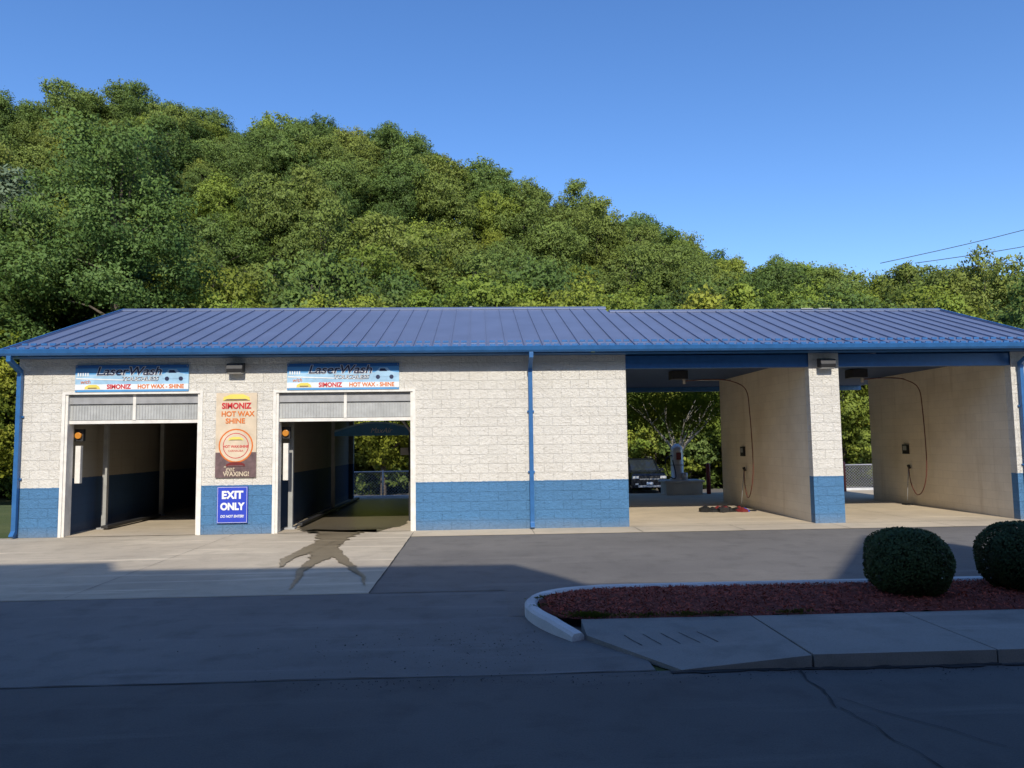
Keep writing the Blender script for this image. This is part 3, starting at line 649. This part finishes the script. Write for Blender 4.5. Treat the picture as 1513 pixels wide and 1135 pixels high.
# ---------------------------------------------------------------- trees
rng=np.random.default_rng(21)
protos=[]
for i in range(6):
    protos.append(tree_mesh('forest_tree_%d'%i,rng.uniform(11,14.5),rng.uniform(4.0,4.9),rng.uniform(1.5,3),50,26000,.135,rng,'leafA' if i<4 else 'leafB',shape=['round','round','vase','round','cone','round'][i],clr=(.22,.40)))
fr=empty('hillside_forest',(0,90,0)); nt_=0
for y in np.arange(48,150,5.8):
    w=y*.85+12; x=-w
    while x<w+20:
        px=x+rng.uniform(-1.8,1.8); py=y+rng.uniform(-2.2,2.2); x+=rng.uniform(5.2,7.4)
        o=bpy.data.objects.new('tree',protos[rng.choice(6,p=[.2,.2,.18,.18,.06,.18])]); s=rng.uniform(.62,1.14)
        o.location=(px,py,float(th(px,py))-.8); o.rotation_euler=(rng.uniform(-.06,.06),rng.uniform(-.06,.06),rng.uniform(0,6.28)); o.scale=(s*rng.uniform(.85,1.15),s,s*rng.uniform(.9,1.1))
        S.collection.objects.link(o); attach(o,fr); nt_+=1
up=[tree_mesh('shrub_%d'%i,3.6,1.9,-.3,22,7000,.085,rng,['leafB','leafA','leafY'][i],clr=(.22,.4),trunk=.02) for i in range(3)]
ug=empty('undergrowth',(0,42,0))
for y in (41.5,44,47,50):
    for x in np.arange(-36,44,2.3):
        o=bpy.data.objects.new('shrub',up[rng.choice(3,p=[.5,.35,.15])]); px=x+rng.uniform(-.8,.8); py=y+rng.uniform(-.8,.8); s=rng.uniform(.7,1.5)
        o.location=(px,py,float(th(px,py))); o.rotation_euler=(0,0,rng.uniform(0,6.28)); o.scale=(s,s,s*rng.uniform(.8,1.3)); S.collection.objects.link(o); attach(o,ug)
def place(name,me,x,y,s=1,rot=0):
    o=bpy.data.objects.new(name,me); o.location=(x,y,float(th(x,y))); o.rotation_euler=(0,0,rot); o.scale=(s,s,s); S.collection.objects.link(o); return o
T1=tree_mesh('locust_tree',20.5,4.2,2.5,110,85000,.085,rng,'leafC',shape='round',clr=(.16,.32),trunk=.02)
place('locust_tree',T1,-18.3,38)
T2=tree_mesh('maple_tree',15.5,4.4,1.5,80,60000,.10,rng,'leafC',clr=(.17,.32))
place('maple_tree',T2,-26,38,1.05,1); place('maple_tree.001',T2,-23.5,44,1.15,3)
T3=tree_mesh('silver_maple_tree',17,4,6,70,40000,.11,rng,'leafS',clr=(.16,.3)); place('silver_maple_tree',T3,-28.0,41.0,1.12)
T4=tree_mesh('sycamore_tree',12.5,3.0,1.2,60,40000,.10,rng,'leafB',shape='round',clr=(.2,.38)); T5=tree_mesh('tulip_tree',12.2,3.1,.8,60,40000,.10,rng,'leafB',shape='cone',clr=(.22,.4)); T6=tree_mesh('young_maple',9.5,2.7,.6,50,30000,.09,rng,'leafY',clr=(.2,.38))
for x,y,s,p in ((-23,34.5,.95,T6),(-21,35,.75,T6),(-13.5,41,1.0,T4),(-10.5,40,.98,T6),(-7.8,42,1.02,T4),(-5,39,1.02,T6),(-3.2,42,1.0,T5),(-.5,41,1.05,T6),(2.2,41,.9,T5),(4.6,43,1.08,T4),(1.0,45,1.12,T4),(7.6,43,1.0,T4),(10.5,44,.8,T5),(14.8,40.5,1.0,T5),(18.3,43,.8,T4),(21.6,43,.8,T4),(24,44,.75,T6),(27.2,41,.95,T5),(29.8,41,.8,T4),(32.5,42,.72,T5),(35,43,.78,T4),(38,45,.8,T4),(-16,43,1.2,T4),(-33,40,1.1,T4)):
    nm={'sycamore_tree':'sycamore_tree','tulip_tree':'tulip_tree','young_maple':'young_maple_tree'}[p.name.split('.')[0]]
    place(nm,p,x,y,s,rng.uniform(0,6.28))
r2=np.random.default_rng(5)
parts=[]
v,q=tubenp([(0,0,-.3),(.03,0,1.0),(0,0,1.6)],[.13,.10,.09]); parts.append((v,q,'palebark',None)); tips=[]
for a in np.linspace(0,6.28,9)[:-1]:
    l=r2.uniform(1.2,2.0); p1=(.35*math.cos(a),.35*math.sin(a),2.1); p2=(l*.7*math.cos(a),l*.7*math.sin(a),3.0); p3=(l*math.cos(a+.2),l*math.sin(a+.2),3.9)
    v,q=tubenp([(0,0,1.5),p1,p2,p3],[.07,.055,.035,.012]); parts.append((v,q,'palebark',None)); tips+=[p2,p3]
    for kx in range(3):
        e_=(p2[0]+r2.normal()*.5,p2[1]+r2.normal()*.5,p2[2]+r2.uniform(.3,.9)); v,q=tubenp([p2,e_],[.025,.008],5); parts.append((v,q,'palebark',None)); tips.append(e_)
tp=np.array(tips); n=14000; ii=r2.integers(0,len(tp),n); c=tp[ii]+r2.normal(size=(n,3))*.42+[0,0,.1]
v,q=leaves(c,nrmz(r2.normal(size=(n,3))+[0,0,.6]),.05,r2); parts.append((v,q,'leafY',np.repeat(r2.random(n),4)))
place('young_birch_tree',npmesh('young_birch_tree',parts),8.5,31.5)

# ---------------------------------------------------------------- world, sun, camera
W=bpy.data.worlds.new('World'); S.world=W; W.use_nodes=True; nt=W.node_tree
sky=nt.nodes.new('ShaderNodeTexSky'); sky.sky_type='NISHITA'; sky.sun_disc=False; sky.sun_elevation=rad(EL); sky.sun_rotation=rad(180-SAZ); sky.air_density=1.0; sky.dust_density=.5; sky.ozone_density=3.4
hs=nt.nodes.new('ShaderNodeHueSaturation'); hs.inputs['Hue'].default_value=.508; hs.inputs['Saturation'].default_value=1.2; hs.inputs['Value'].default_value=1.36
nt.links.new(sky.outputs[0],hs.inputs['Color']); nt.links.new(hs.outputs[0],nt.nodes['Background'].inputs[0]); nt.nodes['Background'].inputs[1].default_value=.15
sl=bpy.data.lights.new('sun','SUN'); sl.energy=4.4; sl.angle=rad(.5); sl.color=(1,.93,.81)
so=bpy.data.objects.new('sun',sl); d=Vector((-math.sin(rad(SAZ))*math.cos(rad(EL)),math.cos(rad(SAZ))*math.cos(rad(EL)),-math.sin(rad(EL))))
so.rotation_euler=d.to_track_quat('-Z','Y').to_euler(); so.location=(0,-10,40); S.collection.objects.link(so)
cd=bpy.data.cameras.new('camera'); cd.lens=26.0; cd.sensor_width=36; cd.clip_end=5000; cd.clip_start=.05
co=bpy.data.objects.new('camera',cd); S.collection.objects.link(co)
co.matrix_world=Matrix.Translation((0,0,CAMZ))@Matrix.Rotation(rad(-2.6),4,'Z')@Matrix.Rotation(rad(94.6),4,'X')@Matrix.Rotation(rad(-.75),4,'Z')
S.camera=co
S.view_settings.view_transform='Standard'; S.view_settings.look='None'; S.view_settings.exposure=0
print('trees',nt_)
